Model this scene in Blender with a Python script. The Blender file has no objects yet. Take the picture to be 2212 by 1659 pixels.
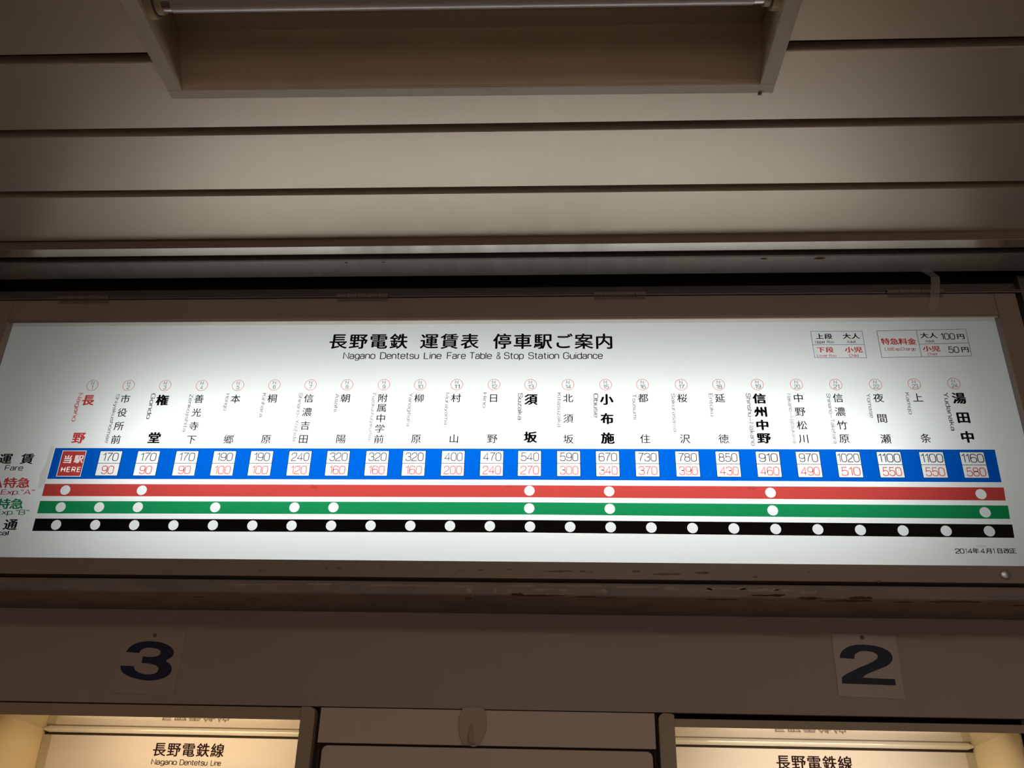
import bpy, math, random
from mathutils import Vector, Matrix
random.seed(7)
sc = bpy.context.scene
COL = sc.collection
# ------------------------------------------------------------------ camera
FPX, PITCH, YAW, ROLL = 1858.35, 0.4433, -0.0579, 0.0228
CAM = Vector((0.0941, -1.6542, -0.4737))
_cp, _sp, _c, _s = math.cos(PITCH), math.sin(PITCH), math.cos(YAW), math.sin(YAW)
FW = Vector((_s*_cp, _c*_cp, _sp)); _r = Vector((_c, -_s, 0)); _u = _r.cross(FW)
_cr, _sr = math.cos(ROLL), math.sin(ROLL)
RT = _cr*_r + _sr*_u; UP = -_sr*_r + _cr*_u
cam = bpy.data.objects.new('camera', bpy.data.cameras.new('camera')); COL.objects.link(cam)
cam.data.sensor_width = 36.0; cam.data.lens = FPX/2212*36.0; cam.data.clip_start = 0.01
m = Matrix((RT, UP, -FW)).transposed().to_4x4(); m.translation = CAM
cam.matrix_world = m
sc.camera = cam
# ------------------------------------------------------------------ world, lights, exposure
w = bpy.data.worlds.new('world'); sc.world = w; w.use_nodes = True
_bg = w.node_tree.nodes.get('Background') or w.node_tree.nodes.new('ShaderNodeBackground')
_wo = w.node_tree.nodes.get('World Output') or w.node_tree.nodes.new('ShaderNodeOutputWorld')
w.node_tree.links.new(_bg.outputs[0], _wo.inputs[0])
_bg.inputs[0].default_value = (1.0, .82, .66, 1); _bg.inputs[1].default_value = 0.028
def area(name, loc, target, sx, sy, power, color):
    l = bpy.data.lights.new(name, 'AREA'); l.shape = 'RECTANGLE'; l.size = sx; l.size_y = sy
    l.energy = power; l.color = color
    o = bpy.data.objects.new(name, l); COL.objects.link(o); o.location = loc
    o.rotation_euler = (Vector(target)-Vector(loc)).to_track_quat('-Z', 'Z').to_euler()
    return o
# tube behind the translucent fare sheet, inside the sign casing
area('sign_tube_light', (-.03, .215, .165), (-.03, 0, .165), 1.66, .15, 5.0, (.985, .99, .97))
# station hall lamps behind the photographer
area('hall_lamp_light', (.3, -3.1, .52), (.0, .16, -.3), 3.6, .045, 8.6, (1.0, .82, .69))
# broad unseen fill, added to lift the fixture recess and the shaded wall
area('hall_fill_light', (.3, -4.6, -1.0), (.0, 0, .1), 6.5, 1.5, 13.0, (1.0, .82, .66))
# warm lamps behind the lintels of the two lit windows
area('window_lamp_light_left', (-.70, .20, -.352), (-.70, .36, -.50), .46, .012, .62, (1.0, .76, .48))
area('window_lamp_light_right', (.64, .20, -.352), (.64, .36, -.50), .46, .012, .62, (1.0, .84, .64))
sc.view_settings.view_transform = 'Standard'; sc.view_settings.look = 'None'
sc.view_settings.gamma = 1.0; sc.view_settings.use_curve_mapping = False
sc.view_settings.exposure = 0.0
try:
    sc.cycles.use_denoising = True
    sc.cycles.caustics_reflective = True
except Exception: pass
# ------------------------------------------------------------------ helpers
def ray(px, py): return FW + RT*((px-1106)/FPX) - UP*((py-829.5)/FPX)
def at(px, py, Y):
    d = ray(px, py); return CAM + d*((Y-CAM.y)/d.y)
def atz(px, py, Z):
    d = ray(px, py); return CAM + d*((Z-CAM.z)/d.z)
def mat(name, color, rough=.55, spec=.5, metal=0, mottled=0.0, scale=6.0, coat=0, bump=0, bscale=60, streak=None):
    m = bpy.data.materials.new(name); m.use_nodes = True; nt = m.node_tree; b = nt.nodes['Principled BSDF']
    b.inputs['Base Color'].default_value = (*color, 1); b.inputs['Roughness'].default_value = rough
    b.inputs['Metallic'].default_value = metal; b.inputs['Specular IOR Level'].default_value = spec
    b.inputs['Coat Weight'].default_value = coat
    tc = nt.nodes.new('ShaderNodeTexCoord')
    if mottled:
        n = nt.nodes.new('ShaderNodeTexNoise'); n.inputs['Scale'].default_value = scale; n.inputs['Detail'].default_value = 5
        src = tc.outputs['Object']
        if streak:
            mp = nt.nodes.new('ShaderNodeMapping'); mp.inputs['Scale'].default_value = streak
            nt.links.new(src, mp.inputs[0]); src = mp.outputs[0]
        nt.links.new(src, n.inputs['Vector'])
        r = nt.nodes.new('ShaderNodeValToRGB')
        r.color_ramp.elements[0].position = .3; r.color_ramp.elements[1].position = .7
        r.color_ramp.elements[0].color = (*[c*(1-mottled) for c in color], 1)
        r.color_ramp.elements[1].color = (*[min(1, c*(1+mottled)) for c in color], 1)
        nt.links.new(n.outputs['Fac'], r.inputs[0]); nt.links.new(r.outputs[0], b.inputs['Base Color'])
    if bump:
        n = nt.nodes.new('ShaderNodeTexNoise'); n.inputs['Scale'].default_value = bscale; n.inputs['Detail'].default_value = 3
        nt.links.new(tc.outputs['Object'], n.inputs['Vector'])
        bp = nt.nodes.new('ShaderNodeBump'); bp.inputs['Strength'].default_value = bump; bp.inputs['Distance'].default_value = .002
        nt.links.new(n.outputs['Fac'], bp.inputs['Height']); nt.links.new(bp.outputs[0], b.inputs['Normal'])
    return m
def film(name, color, trans=.8, gloss=.03):
    """back-lit printed film: light comes through it, tinted by the ink"""
    m = bpy.data.materials.new(name); m.use_nodes = True; nt = m.node_tree; nt.nodes.clear()
    o = nt.nodes.new('ShaderNodeOutputMaterial'); t = nt.nodes.new('ShaderNodeBsdfTranslucent'); d = nt.nodes.new('ShaderNodeBsdfDiffuse')
    t.inputs[0].default_value = (*color, 1); d.inputs[0].default_value = (*[c*.8 for c in color], 1)
    x = nt.nodes.new('ShaderNodeMixShader'); x.inputs[0].default_value = trans
    nt.links.new(d.outputs[0], x.inputs[1]); nt.links.new(t.outputs[0], x.inputs[2])
    g = nt.nodes.new('ShaderNodeBsdfGlossy'); g.inputs['Roughness'].default_value = .25
    y = nt.nodes.new('ShaderNodeMixShader'); y.inputs[0].default_value = gloss
    nt.links.new(x.outputs[0], y.inputs[1]); nt.links.new(g.outputs[0], y.inputs[2]); nt.links.new(y.outputs[0], o.inputs[0])
    return m
M = {}
M['plank'] = mat('ceiling_plank_enamel', (.64, .55, .41), rough=.36, spec=1.0, metal=.55, coat=.0, mottled=.03, scale=3, bump=.04, bscale=25)
M['backing'] = mat('ceiling_backing', (.07, .045, .03), rough=.8)
M['trim'] = mat('anodised_trim', (.85, .78, .70), rough=.22, metal=.9, mottled=.06, scale=8)
M['trimface'] = mat('brown_trim_paint', (.22, .16, .12), rough=.5)
M['shutter'] = mat('shutter_bar_steel', (.52, .50, .46), rough=.36, metal=.75, mottled=.08, scale=10, streak=(6, 1, 1))
M['dark'] = mat('dark_cavity', (.035, .03, .027), rough=.8)
M['header'] = mat('header_paint_dark', (.13, .11, .10), rough=.5)
M['frame'] = mat('sign_frame_paint', (.335, .262, .212), rough=.45, mottled=.05, scale=5)
M['ledge'] = mat('ledge_paint_worn', (.27, .22, .185), rough=.55, mottled=.15, scale=14, streak=(1, 1, 3))
M['wall'] = mat('wall_paint_taupe', (.475, .375, .32), rough=.55, mottled=.05, scale=3, bump=.05, bscale=120)
M['door'] = mat('door_paint_taupe', (.76, .605, .52), rough=.5, mottled=.04, scale=4)
M['post'] = mat('window_frame_paint', (.50, .385, .28), rough=.45, mottled=.04)
M['groove'] = mat('groove_dark', (.05, .035, .028), rough=.9)
M['fixture'] = mat('fixture_enamel', (.60, .50, .38), rough=.4, mottled=.03)
M['reflector'] = mat('fixture_reflector', (.72, .58, .42), rough=.35, mottled=.05)
M['tube'] = mat('unlit_tube_glass', (.50, .44, .41), rough=.12, spec=.8, coat=1)
M['holder'] = mat('lamp_holder_plastic', (.46, .37, .22), rough=.4)
M['holderdark'] = mat('lamp_holder_rubber', (.09, .07, .05), rough=.5)
M['metalcap'] = mat('tube_end_metal', (.55, .52, .48), rough=.25, metal=1)
M['cream'] = mat('cream_enamel', (.90, .745, .44), rough=.5)
M['creampanel'] = mat('cream_panel', (.86, .78, .68), rough=.6)
M['soffit'] = mat('glossy_cream_soffit', (.62, .53, .42), rough=.10, spec=1.0, coat=1)
M['cornerpost'] = mat('aluminium_corner_post', (.60, .53, .38), rough=.4, metal=.3)
M['moulding'] = mat('glossy_moulding', (.98, .93, .78), rough=.16, spec=1.0, coat=1)
M['hinge'] = mat('hinge_paint', (.20, .155, .145), rough=.45)
M['steel'] = mat('screw_steel', (.62, .64, .64), rough=.3, metal=.8)
M['navy'] = mat('navy_print', (.008, .012, .055), rough=.35, bump=.5, bscale=700)
M['plate3'] = mat('clear_plate_over_paint', (.50, .40, .325), rough=.35, mottled=.03)
M['plate2'] = mat('clear_plate_wrinkled', (.44, .345, .287), rough=.34, spec=1.0, coat=1, bump=.8, bscale=330)
M['plate2'].node_tree.nodes['Principled BSDF'].inputs['Coat Roughness'].default_value = .38
M['mark'] = mat('old_screw_mark', (.22, .14, .09), rough=.8)
M['hookpaint'] = mat('hook_cover_paint', (.56, .44, .35), rough=.45)
M['rust'] = mat('rust_chip', (.10, .042, .018), rough=.9, mottled=.4, scale=80)
M['scuff'] = mat('bare_primer', (.40, .34, .29), rough=.8, mottled=.2, scale=60)
M['ink'] = mat('black_ink', (.008, .007, .006), rough=.6, spec=.2)
M['inksoft'] = mat('dark_grey_ink', (.05, .048, .048), rough=.5)
M['text'] = mat('window_text_brown', (.035, .014, .014), rough=.9, spec=.05)
M['floor'] = mat('floor_terrazzo', (.30, .26, .22), rough=.5, mottled=.15, scale=40)
M['casing'] = mat('sign_casing_grey', (.60, .60, .59), rough=.6)
M['sheet'] = film('backlit_sheet', (.93, .95, .95), .88)
M['white'] = film('film_white', (.98, .98, .985), .95, .0)
M['blue'] = film('film_blue', (.0, .115, .62), .94, .0)
M['red'] = film('film_red', (.62, .068, .06), .94, .0)
M['redtext'] = film('film_red_letter', (.72, .065, .06), .94, .0)
M['pink'] = film('film_thin_red', (.80, .16, .14), .94, .0)
M['green'] = film('film_green', (.012, .29, .10), .94, .0)
M['blueline'] = film('film_blue_line', (.06, .09, .45), .94, .0)
M['residue'] = film('tape_residue', (.86, .85, .82), .95, .0)
def emis(name, c, s):
    m = bpy.data.materials.new(name); m.use_nodes = True; b = m.node_tree.nodes['Principled BSDF']
    b.inputs['Base Color'].default_value = (*c, 1); b.inputs['Emission Color'].default_value = (*c, 1); b.inputs['Emission Strength'].default_value = s
    return m
M['backlitwhite'] = emis('backlit_white_letter', (.92, .86, .86), .55)
def tapemat():
    m = bpy.data.materials.new('clear_tape'); m.use_nodes = True; nt = m.node_tree; b = nt.nodes['Principled BSDF']
    b.inputs['Base Color'].default_value = (.62, .58, .50, 1); b.inputs['Roughness'].default_value = .3; b.inputs['Alpha'].default_value = .28
    return m
M['tape'] = tapemat()

def link(name, me, mt, parent=None, label=None, cat=None, group=None, kind=None):
    o = bpy.data.objects.new(name, me); COL.objects.link(o)
    if mt is not None and not me.materials: me.materials.append(M[mt])
    if parent: o.parent = parent
    if label: o['label'] = label
    if cat: o['category'] = cat
    if group: o['group'] = group
    if kind: o['kind'] = kind
    return o
def thing(name, loc, label, cat, group=None, kind=None):
    o = bpy.data.objects.new(name, None); COL.objects.link(o); o.location = loc; o.empty_display_size = .02
    if label: o['label'] = label
    if cat: o['category'] = cat
    if group: o['group'] = group
    if kind: o['kind'] = kind
    bpy.context.view_layer.update()
    return o
def place(o, parent):
    """parent o keeping the world coordinates its mesh was written in"""
    o.parent = parent; o.matrix_parent_inverse = parent.matrix_world.inverted(); return o
class MB:
    def __init__(s): s.v = []; s.f = []
    def box(s, x0, x1, y0, y1, z0, z1, rotz=0):
        n = len(s.v)
        s.v += [(x, y, z) for x in (x0, x1) for y in (y0, y1) for z in (z0, z1)]
        s.f += [tuple(n+i for i in q) for q in ((0,1,3,2),(4,6,7,5),(0,4,5,1),(2,3,7,6),(0,2,6,4),(1,5,7,3))]; return s
    def prism_yz(s, prof, x0, x1):      # profile in (y,z), extruded along x
        n = len(s.v); k = len(prof)
        s.v += [(x0, y, z) for y, z in prof] + [(x1, y, z) for y, z in prof]
        for i in range(k):
            j = (i+1) % k; s.f.append((n+i, n+j, n+k+j, n+k+i))
        s.f += [tuple(range(n+k-1, n-1, -1)), tuple(range(n+k, n+2*k))]; return s
    def prism_xz(s, prof, y0, y1):
        n = len(s.v); k = len(prof)
        s.v += [(x, y0, z) for x, z in prof] + [(x, y1, z) for x, z in prof]
        for i in range(k):
            j = (i+1) % k; s.f.append((n+i, n+j, n+k+j, n+k+i))
        s.f += [tuple(range(n+k-1, n-1, -1)), tuple(range(n+k, n+2*k))]; return s
    def cyl_x(s, x0, x1, cy, cz, r, k=20, r1=None):
        n = len(s.v); r1 = r if r1 is None else r1
        for x, rr in ((x0, r), (x1, r1)):
            s.v += [(x, cy+rr*math.cos(2*math.pi*i/k), cz+rr*math.sin(2*math.pi*i/k)) for i in range(k)]
        for i in range(k):
            j = (i+1) % k; s.f.append((n+i, n+j, n+k+j, n+k+i))
        s.f += [tuple(range(n+k-1, n-1, -1)), tuple(range(n+k, n+2*k))]; return s
    def quad(s, *p):
        n = len(s.v); s.v += [tuple(q) for q in p]; s.f.append(tuple(range(n, n+len(p)))); return s
    def mesh(s, name, bevel=0, smooth=False):
        me = bpy.data.meshes.new(name); me.from_pydata(s.v, [], s.f); me.update()
        import bmesh
        bm = bmesh.new(); bm.from_mesh(me); bmesh.ops.recalc_face_normals(bm, faces=bm.faces)
        if bevel:
            bmesh.ops.bevel(bm, geom=[e for e in bm.edges if len(e.link_faces) == 2 and e.calc_face_angle(0) > .6], offset=bevel, segments=2, affect='EDGES', profile=.5)
        bm.to_mesh(me); bm.free()
        if smooth:
            for p in me.polygons: p.use_smooth = True
            try: me.set_sharp_from_angle(angle=.6)
            except Exception: pass
        return me
    def build(s, name, mt, parent=None, bevel=0, smooth=False, **k):
        o = link(name, s.mesh(name, bevel, smooth), mt, None, **k)
        if parent: place(o, parent)
        return o
# filled flat outlines with holes (2D curve -> mesh), in (x,z), at depth y
def outline_mesh(name, loops, y):
    cu = bpy.data.curves.new(name, 'CURVE'); cu.dimensions = '2D'; cu.fill_mode = 'BOTH'
    for lp in loops:
        sp = cu.splines.new('POLY'); sp.points.add(len(lp)-1); sp.use_cyclic_u = True
        for p, q in zip(sp.points, lp): p.co = (q[0], q[1], 0, 1)
    o = bpy.data.objects.new(name, cu); COL.objects.link(o)
    dg = bpy.context.evaluated_depsgraph_get(); dg.update()
    me = bpy.data.meshes.new_from_object(o.evaluated_get(dg)); bpy.data.objects.remove(o)
    for v in me.vertices: v.co = (v.co.x, y, v.co.y)
    me.materials.clear()
    return me
def rect(x0, x1, z0, z1): return [(x0, z0), (x1, z0), (x1, z1), (x0, z1)]
def disc(cx, cz, r, k=36): return [(cx+r*math.cos(2*math.pi*i/k), cz+r*math.sin(2*math.pi*i/k)) for i in range(k)]
# ---- kanji from the built-in font stack, as flat meshes
_kc = {}
def glyph(ch, off=0.0):
    key = (ch, off)
    if key in _kc: return _kc[key]
    cu = bpy.data.curves.new('g', 'FONT'); cu.body = ch; cu.size = 1; cu.offset = off; cu.resolution_u = 3
    o = bpy.data.objects.new('g', cu); COL.objects.link(o)
    dg = bpy.context.evaluated_depsgraph_get(); dg.update()
    me = o.evaluated_get(dg).to_mesh()
    v = [(p.co.x, p.co.y) for p in me.vertices]; f = [tuple(p.vertices) for p in me.polygons]
    o.evaluated_get(dg).to_mesh_clear(); bpy.data.objects.remove(o); bpy.data.curves.remove(cu)
    _kc[key] = (v, f); return _kc[key]
_v, _f = glyph('国'); KX = (min(p[0] for p in _v)+max(p[0] for p in _v))/2; KY = (min(p[1] for p in _v)+max(p[1] for p in _v))/2
KS = max(p[1] for p in _v)-min(p[1] for p in _v)
def kanji(vs, fs, ch, cx, cz, w, h, y, bold=0.0, off=0.0):
    """adds one character; w,h = size of a full square glyph such as the enclosure kanji"""
    if off:
        for x0, z0, x1, z1 in fatglyph(ch, off):
            n = len(vs); vs += [(cx+x0*w, y, cz+z0*h), (cx+x1*w, y, cz+z0*h), (cx+x1*w, y, cz+z1*h), (cx+x0*w, y, cz+z1*h)]; fs.append((n, n+1, n+2, n+3))
        return
    v, f = glyph(ch)
    shifts = [(0, 0)] if not bold else [(-bold, 0), (bold, 0), (0, bold*.55), (0, -bold*.55)]
    for k, (dx, dz) in enumerate(shifts):
        n = len(vs)
        vs += [(cx+(p[0]-KX)/KS*w+dx, y-.00001*k, cz+(p[1]-KY)/KS*h+dz) for p in v]
        fs += [tuple(n+i for i in q) for q in f]
_rb = {}
def fatglyph(ch, grow, N=110):
    """one clean emboldened character: the union of shifted copies, cut into thin rows"""
    if (ch, grow) in _rb: return _rb[(ch, grow)]
    import numpy as np
    v, f = glyph(ch); lo, hi = -.62, .62; st = (hi-lo)/N
    g = lo+st*(np.arange(N)+.5); X, Z = np.meshgrid(g, g); mk = np.zeros((N, N), bool)
    V = [((p[0]-KX)/KS, (p[1]-KY)/KS) for p in v]
    for q in f:
        for i in range(1, len(q)-1):
            a, b, c = V[q[0]], V[q[i]], V[q[i+1]]
            j0, j1 = int((min(a[0], b[0], c[0])-lo)/st), int((max(a[0], b[0], c[0])-lo)/st)+1
            i0, i1 = int((min(a[1], b[1], c[1])-lo)/st), int((max(a[1], b[1], c[1])-lo)/st)+1
            xs, zs = X[i0:i1, j0:j1], Z[i0:i1, j0:j1]
            e = [(s[0]-r[0])*(zs-r[1])-(s[1]-r[1])*(xs-r[0]) for r, s in ((a, b), (b, c), (c, a))]
            mk[i0:i1, j0:j1] |= ((e[0] >= 0) & (e[1] >= 0) & (e[2] >= 0)) | ((e[0] <= 0) & (e[1] <= 0) & (e[2] <= 0))
    k = max(1, round(grow/st)); out = mk.copy()
    for dx in range(-k, k+1):
        for dz in range(-k, k+1):
            if dx*dx+dz*dz*2 <= k*k+.5: out |= np.roll(np.roll(mk, dx, 1), dz, 0)
    R = []
    for i in range(N):
        j = 0
        while j < N:
            if out[i, j]:
                e = j
                while e < N and out[i, e]: e += 1
                R.append((lo+st*j, lo+st*i, lo+st*e, lo+st*(i+1))); j = e
            else: j += 1
    _rb[(ch, grow)] = R; return R
def flat(name, vs, fs, mt, parent, **k):
    me = bpy.data.meshes.new(name); me.from_pydata(vs, [], fs); me.update()
    o = link(name, me, mt, None, **k); place(o, parent); return o
# ---- monoline lettering for Latin and digits
G = {
'0': (.62, [[1,(0,0,.3),(.62,0,.3),(.62,1,.3),(0,1,.3)]]),
'1': (.30, [[0,(.0,.80),(.14,.86,.1),(.27,1),(.27,0)]]),
'2': (.60, [[0,(.0,.70),(0,1,.28),(.60,1,.28),(.60,.55,.22),(0,.20,.25),(0,0),(.62,0)]]),
'3': (.60, [[0,(.0,.76),(.0,1,.25),(.58,1,.25),(.58,.53,.2),(.22,.53)],[0,(.22,.53),(.61,.53,.25),(.61,0,.27),(0,0,.27),(0,.25)]]),
'4': (.66, [[0,(.48,0),(.48,1),(0,.28),(.67,.28)]]),
'5': (.60, [[0,(.56,1),(.09,1),(.05,.52),(.14,.62,.08),(.61,.62,.27),(.61,0,.28),(0,0,.27),(0,.22)]]),
'6': (.60, [[1,(0,0,.27),(.61,0,.27),(.61,.60,.27),(0,.60,.27)],[0,(0,.32),(0,1,.3),(.58,1,.28),(.58,.78)]]),
'7': (.58, [[0,(0,1),(.59,1),(.24,.45,.3),(.20,0)]]),
'8': (.62, [[1,(.03,.54,.22),(.57,.54,.22),(.57,1,.24),(.03,1,.24)],[1,(0,0,.26),(.61,0,.26),(.61,.54,.24),(0,.54,.24)]]),
'9': (.60, [[1,(0,.40,.27),(.61,.40,.27),(.61,1,.27),(0,1,.27)],[0,(.61,.68),(.61,0,.3),(.03,0,.28),(.03,.22)]]),
'A': (.68, [[0,(0,0),(.35,1),(.70,0)],[0,(.12,.32),(.58,.32)]]),
'B': (.60, [[0,(.3,.53),(0,.53),(0,1),(.55,1,.2),(.55,.53,.2),(.3,.53)],[0,(0,.53),(0,0),(.61,0,.24),(.61,.53,.24),(.3,.53)]]),
'C': (.66, [[0,(.64,.70),(.64,1,.3),(0,1,.34),(0,0,.34),(.64,0,.3),(.64,.30)]]),
'D': (.64, [[1,(0,0),(.64,0,.36),(.64,1,.36),(0,1)]]),
'E': (.52, [[0,(.54,1),(0,1),(0,0),(.55,0)],[0,(0,.53),(.50,.53)]]),
'F': (.52, [[0,(.54,1),(0,1),(0,0)],[0,(0,.51),(.48,.51)]]),
'G': (.68, [[0,(.64,.72),(.64,1,.3),(0,1,.34),(0,0,.34),(.66,0,.3),(.66,.47),(.38,.47)]]),
'H': (.62, [[0,(0,0),(0,1)],[0,(.62,0),(.62,1)],[0,(0,.53),(.62,.53)]]),
'K': (.60, [[0,(0,0),(0,1)],[0,(.58,1),(0,.38)],[0,(.22,.60),(.61,0)]]),
'L': (.50, [[0,(0,1),(0,0),(.51,0)]]),
'M': (.76, [[0,(0,0),(0,1),(.38,.1),(.76,1),(.76,0)]]),
'N': (.62, [[0,(0,0),(0,1),(.62,0),(.62,1)]]),
'O': (.70, [[1,(0,0,.34),(.70,0,.34),(.70,1,.34),(0,1,.34)]]),
'R': (.60, [[0,(0,0),(0,1),(.59,1,.23),(.59,.48,.23),(0,.48)],[0,(.34,.48),(.60,0)]]),
'S': (.60, [[0,(.58,.74),(.58,1,.25),(.01,1,.25),(.01,.53,.2),(.60,.53,.22),(.60,0,.26),(0,0,.26),(0,.27)]]),
'T': (.60, [[0,(0,1),(.62,1)],[0,(.31,1),(.31,0)]]),
'U': (.62, [[0,(0,1),(0,0,.3),(.62,0,.3),(.62,1)]]),
'Y': (.62, [[0,(0,1),(.31,.45),(.62,1)],[0,(.31,.45),(.31,0)]]),
'Z': (.58, [[0,(0,1),(.58,1),(0,0),(.60,0)]]),
'a': (.48, [[0,(.03,.55),(.03,.72,.2),(.46,.72,.2),(.46,0)],[0,(.46,.42),(.0,.42,.18),(.0,0,.18),(.46,.02,.2),(.46,.2)]]),
'b': (.48, [[0,(0,1),(0,0)],[1,(0,0,.24),(.50,0,.24),(.50,.72,.24),(0,.72,.24)]]),
'c': (.46, [[0,(.46,.50),(.46,.72,.22),(0,.72,.24),(0,0,.24),(.46,0,.22),(.46,.22)]]),
'd': (.48, [[0,(.50,1),(.50,0)],[1,(0,0,.24),(.50,0,.24),(.50,.72,.24),(0,.72,.24)]]),
'e': (.48, [[0,(0,.38),(.50,.38),(.50,.72,.24),(0,.72,.24),(0,0,.24),(.48,0,.22),(.48,.16)]]),
'g': (.48, [[1,(0,.05,.24),(.50,.05,.24),(.50,.72,.24),(0,.72,.24)],[0,(.50,.72),(.50,-.24,.22),(.03,-.24,.2),(.03,-.12)]]),
'h': (.46, [[0,(0,1),(0,0)],[0,(0,.5),(0,.72,.2),(.47,.72,.22),(.47,0)]]),
'i': (.06, [[0,(.03,.72),(.03,0)],[0,(.03,1.0),(.03,.89)]]),
'j': (.14, [[0,(.12,.72),(.12,-.24,.14),(-.02,-.24)],[0,(.12,1.0),(.12,.89)]]),
'k': (.44, [[0,(0,1),(0,0)],[0,(.42,.72),(0,.28)],[0,(.16,.45),(.46,0)]]),
'l': (.06, [[0,(.03,1),(.03,0)]]),
'm': (.78, [[0,(0,.72),(0,0)],[0,(0,.5),(0,.72,.18),(.39,.72,.18),(.39,0)],[0,(.39,.5),(.39,.72,.18),(.78,.72,.18),(.78,0)]]),
'n': (.46, [[0,(0,.72),(0,0)],[0,(0,.5),(0,.72,.2),(.47,.72,.22),(.47,0)]]),
'o': (.50, [[1,(0,0,.25),(.52,0,.25),(.52,.72,.25),(0,.72,.25)]]),
'p': (.48, [[0,(0,.72),(0,-.26)],[1,(0,0,.24),(.50,0,.24),(.50,.72,.24),(0,.72,.24)]]),
'r': (.28, [[0,(0,.72),(0,0)],[0,(0,.45),(0,.70,.2),(.30,.70)]]),
's': (.44, [[0,(.43,.54),(.43,.72,.18),(.01,.72,.18),(.01,.38,.14),(.45,.38,.14),(.45,0,.18),(0,0,.18),(0,.17)]]),
't': (.30, [[0,(.12,.95),(.12,0,.14),(.32,0)],[0,(0,.72),(.30,.72)]]),
'u': (.46, [[0,(0,.72),(0,0,.22),(.47,0,.22),(.47,.22)],[0,(.47,.72),(.47,0)]]),
'w': (.66, [[0,(0,.72),(.17,0),(.34,.68),(.51,0),(.68,.72)]]),
'x': (.44, [[0,(0,.72),(.46,0)],[0,(.46,.72),(0,0)]]),
'y': (.46, [[0,(0,.72),(.25,.02)],[0,(.48,.72),(.20,-.2,.08),(.04,-.24)]]),
'z': (.42, [[0,(0,.72),(.43,.72),(0,0),(.45,0)]]),
'&': (.68, [[0,(.70,0),(.16,.64,.12),(.16,1,.16),(.48,1,.16),(.48,.66,.12),(.0,.40,.16),(.0,0,.2),(.50,0,.2),(.66,.42)]]),
'.': (.06, [[0,(.03,0),(.03,.12)]]),
'"': (.22, [[0,(.02,1.02),(.02,.76)],[0,(.20,1.02),(.20,.76)]]),
'-': (.80, [[0,(0,.36),(.80,.36)]]),
}
def fillet(st):
    closed = st[0]; P = [(p[0], p[1], p[2] if len(p) > 2 else 0) for p in st[1:]]; n = len(P); out = []
    for i, (x, y, r) in enumerate(P):
        if r == 0 or (not closed and i in (0, n-1)): out.append((x, y)); continue
        a, b = P[i-1], P[(i+1) % n]
        da, db = math.hypot(a[0]-x, a[1]-y), math.hypot(b[0]-x, b[1]-y)
        ra, rb = min(r, da/2 if a[2] else da), min(r, db/2 if b[2] else db)
        p0 = (x+(a[0]-x)*ra/da, y+(a[1]-y)*ra/da); p1 = (x+(b[0]-x)*rb/db, y+(b[1]-y)*rb/db)
        for k in range(7):
            t = k/6; s_ = .92   # a little squarer than a circle would be
            q = (1-t)**2, 2*t*(1-t), t*t
            out.append((q[0]*p0[0]+q[1]*x+q[2]*p1[0], q[0]*p0[1]+q[1]*y+q[2]*p1[1]))
    res = []
    for p in out:
        if not res or math.hypot(p[0]-res[-1][0], p[1]-res[-1][1]) > 1e-4: res.append(p)
    if closed and math.hypot(res[0][0]-res[-1][0], res[0][1]-res[-1][1]) < 1e-4: res.pop()
    return closed, res
def ribbon(closed, P, wx, wz):
    """quads of a stroke; half-widths in glyph units along x and z"""
    n = len(P); L = []; R = []
    for i, (x, y) in enumerate(P):
        def d(a, b):
            q = math.hypot(b[0]-a[0], b[1]-a[1]); return ((b[0]-a[0])/q, (b[1]-a[1])/q)
        t0 = d(P[i-1], P[i]) if (closed or i > 0) else None
        t1 = d(P[i], P[(i+1) % n]) if (closed or i < n-1) else None
        t0 = t0 or t1; t1 = t1 or t0
        n0 = (-t0[1], t0[0]); n1 = (-t1[1], t1[0]); mx, my = n0[0]+n1[0], n0[1]+n1[1]; q = math.hypot(mx, my)
        if q < .2: mx, my, k = n0[0], n0[1], 1
        else:
            mx, my = mx/q, my/q; k = min(1/max(mx*n0[0]+my*n0[1], .35), 2.2)
        L.append((x+mx*k*wx, y+my*k*wz)); R.append((x-mx*k*wx, y-my*k*wz))
    Q = []
    for i in range(n if closed else n-1):
        j = (i+1) % n; Q.append((L[i], L[j], R[j], R[i]))
    return Q
_sc = {}
def strokes(ch):
    if ch not in _sc: _sc[ch] = [fillet(s) for s in G[ch][1]]
    return _sc[ch]
def line_quads(txt, sw, track=.17, space=.42):
    x = 0; Q = []
    for ch in txt:
        if ch == ' ': x += space; continue
        if ch == '~': x += .12; continue
        for closed, P in strokes(ch):
            for q in ribbon(closed, P, sw/2, sw/2): Q.append([(a+x, b) for a, b in q])
        x += G[ch][0]+track
    return Q, x-track
def latin(vs, fs, txt, cx, z0, length, h, y, sw=.11, rot=0, track=.17, space=.42):
    """txt fitted to `length`, cap height h; rot=1 runs downwards (length along -z, letter tops to +x).
       (cx,z0): centre of length and baseline, or for rot: x of baseline and top z"""
    Q, W = line_quads(txt, sw, track, space); k = length/W
    for q in Q:
        n = len(vs)
        for a, b in q:
            if rot: vs.append((cx+b*h, y, z0-a*k))
            else: vs.append((cx-length/2+a*k, y, z0+b*h))
        fs.append((n, n+1, n+2, n+3))
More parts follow.
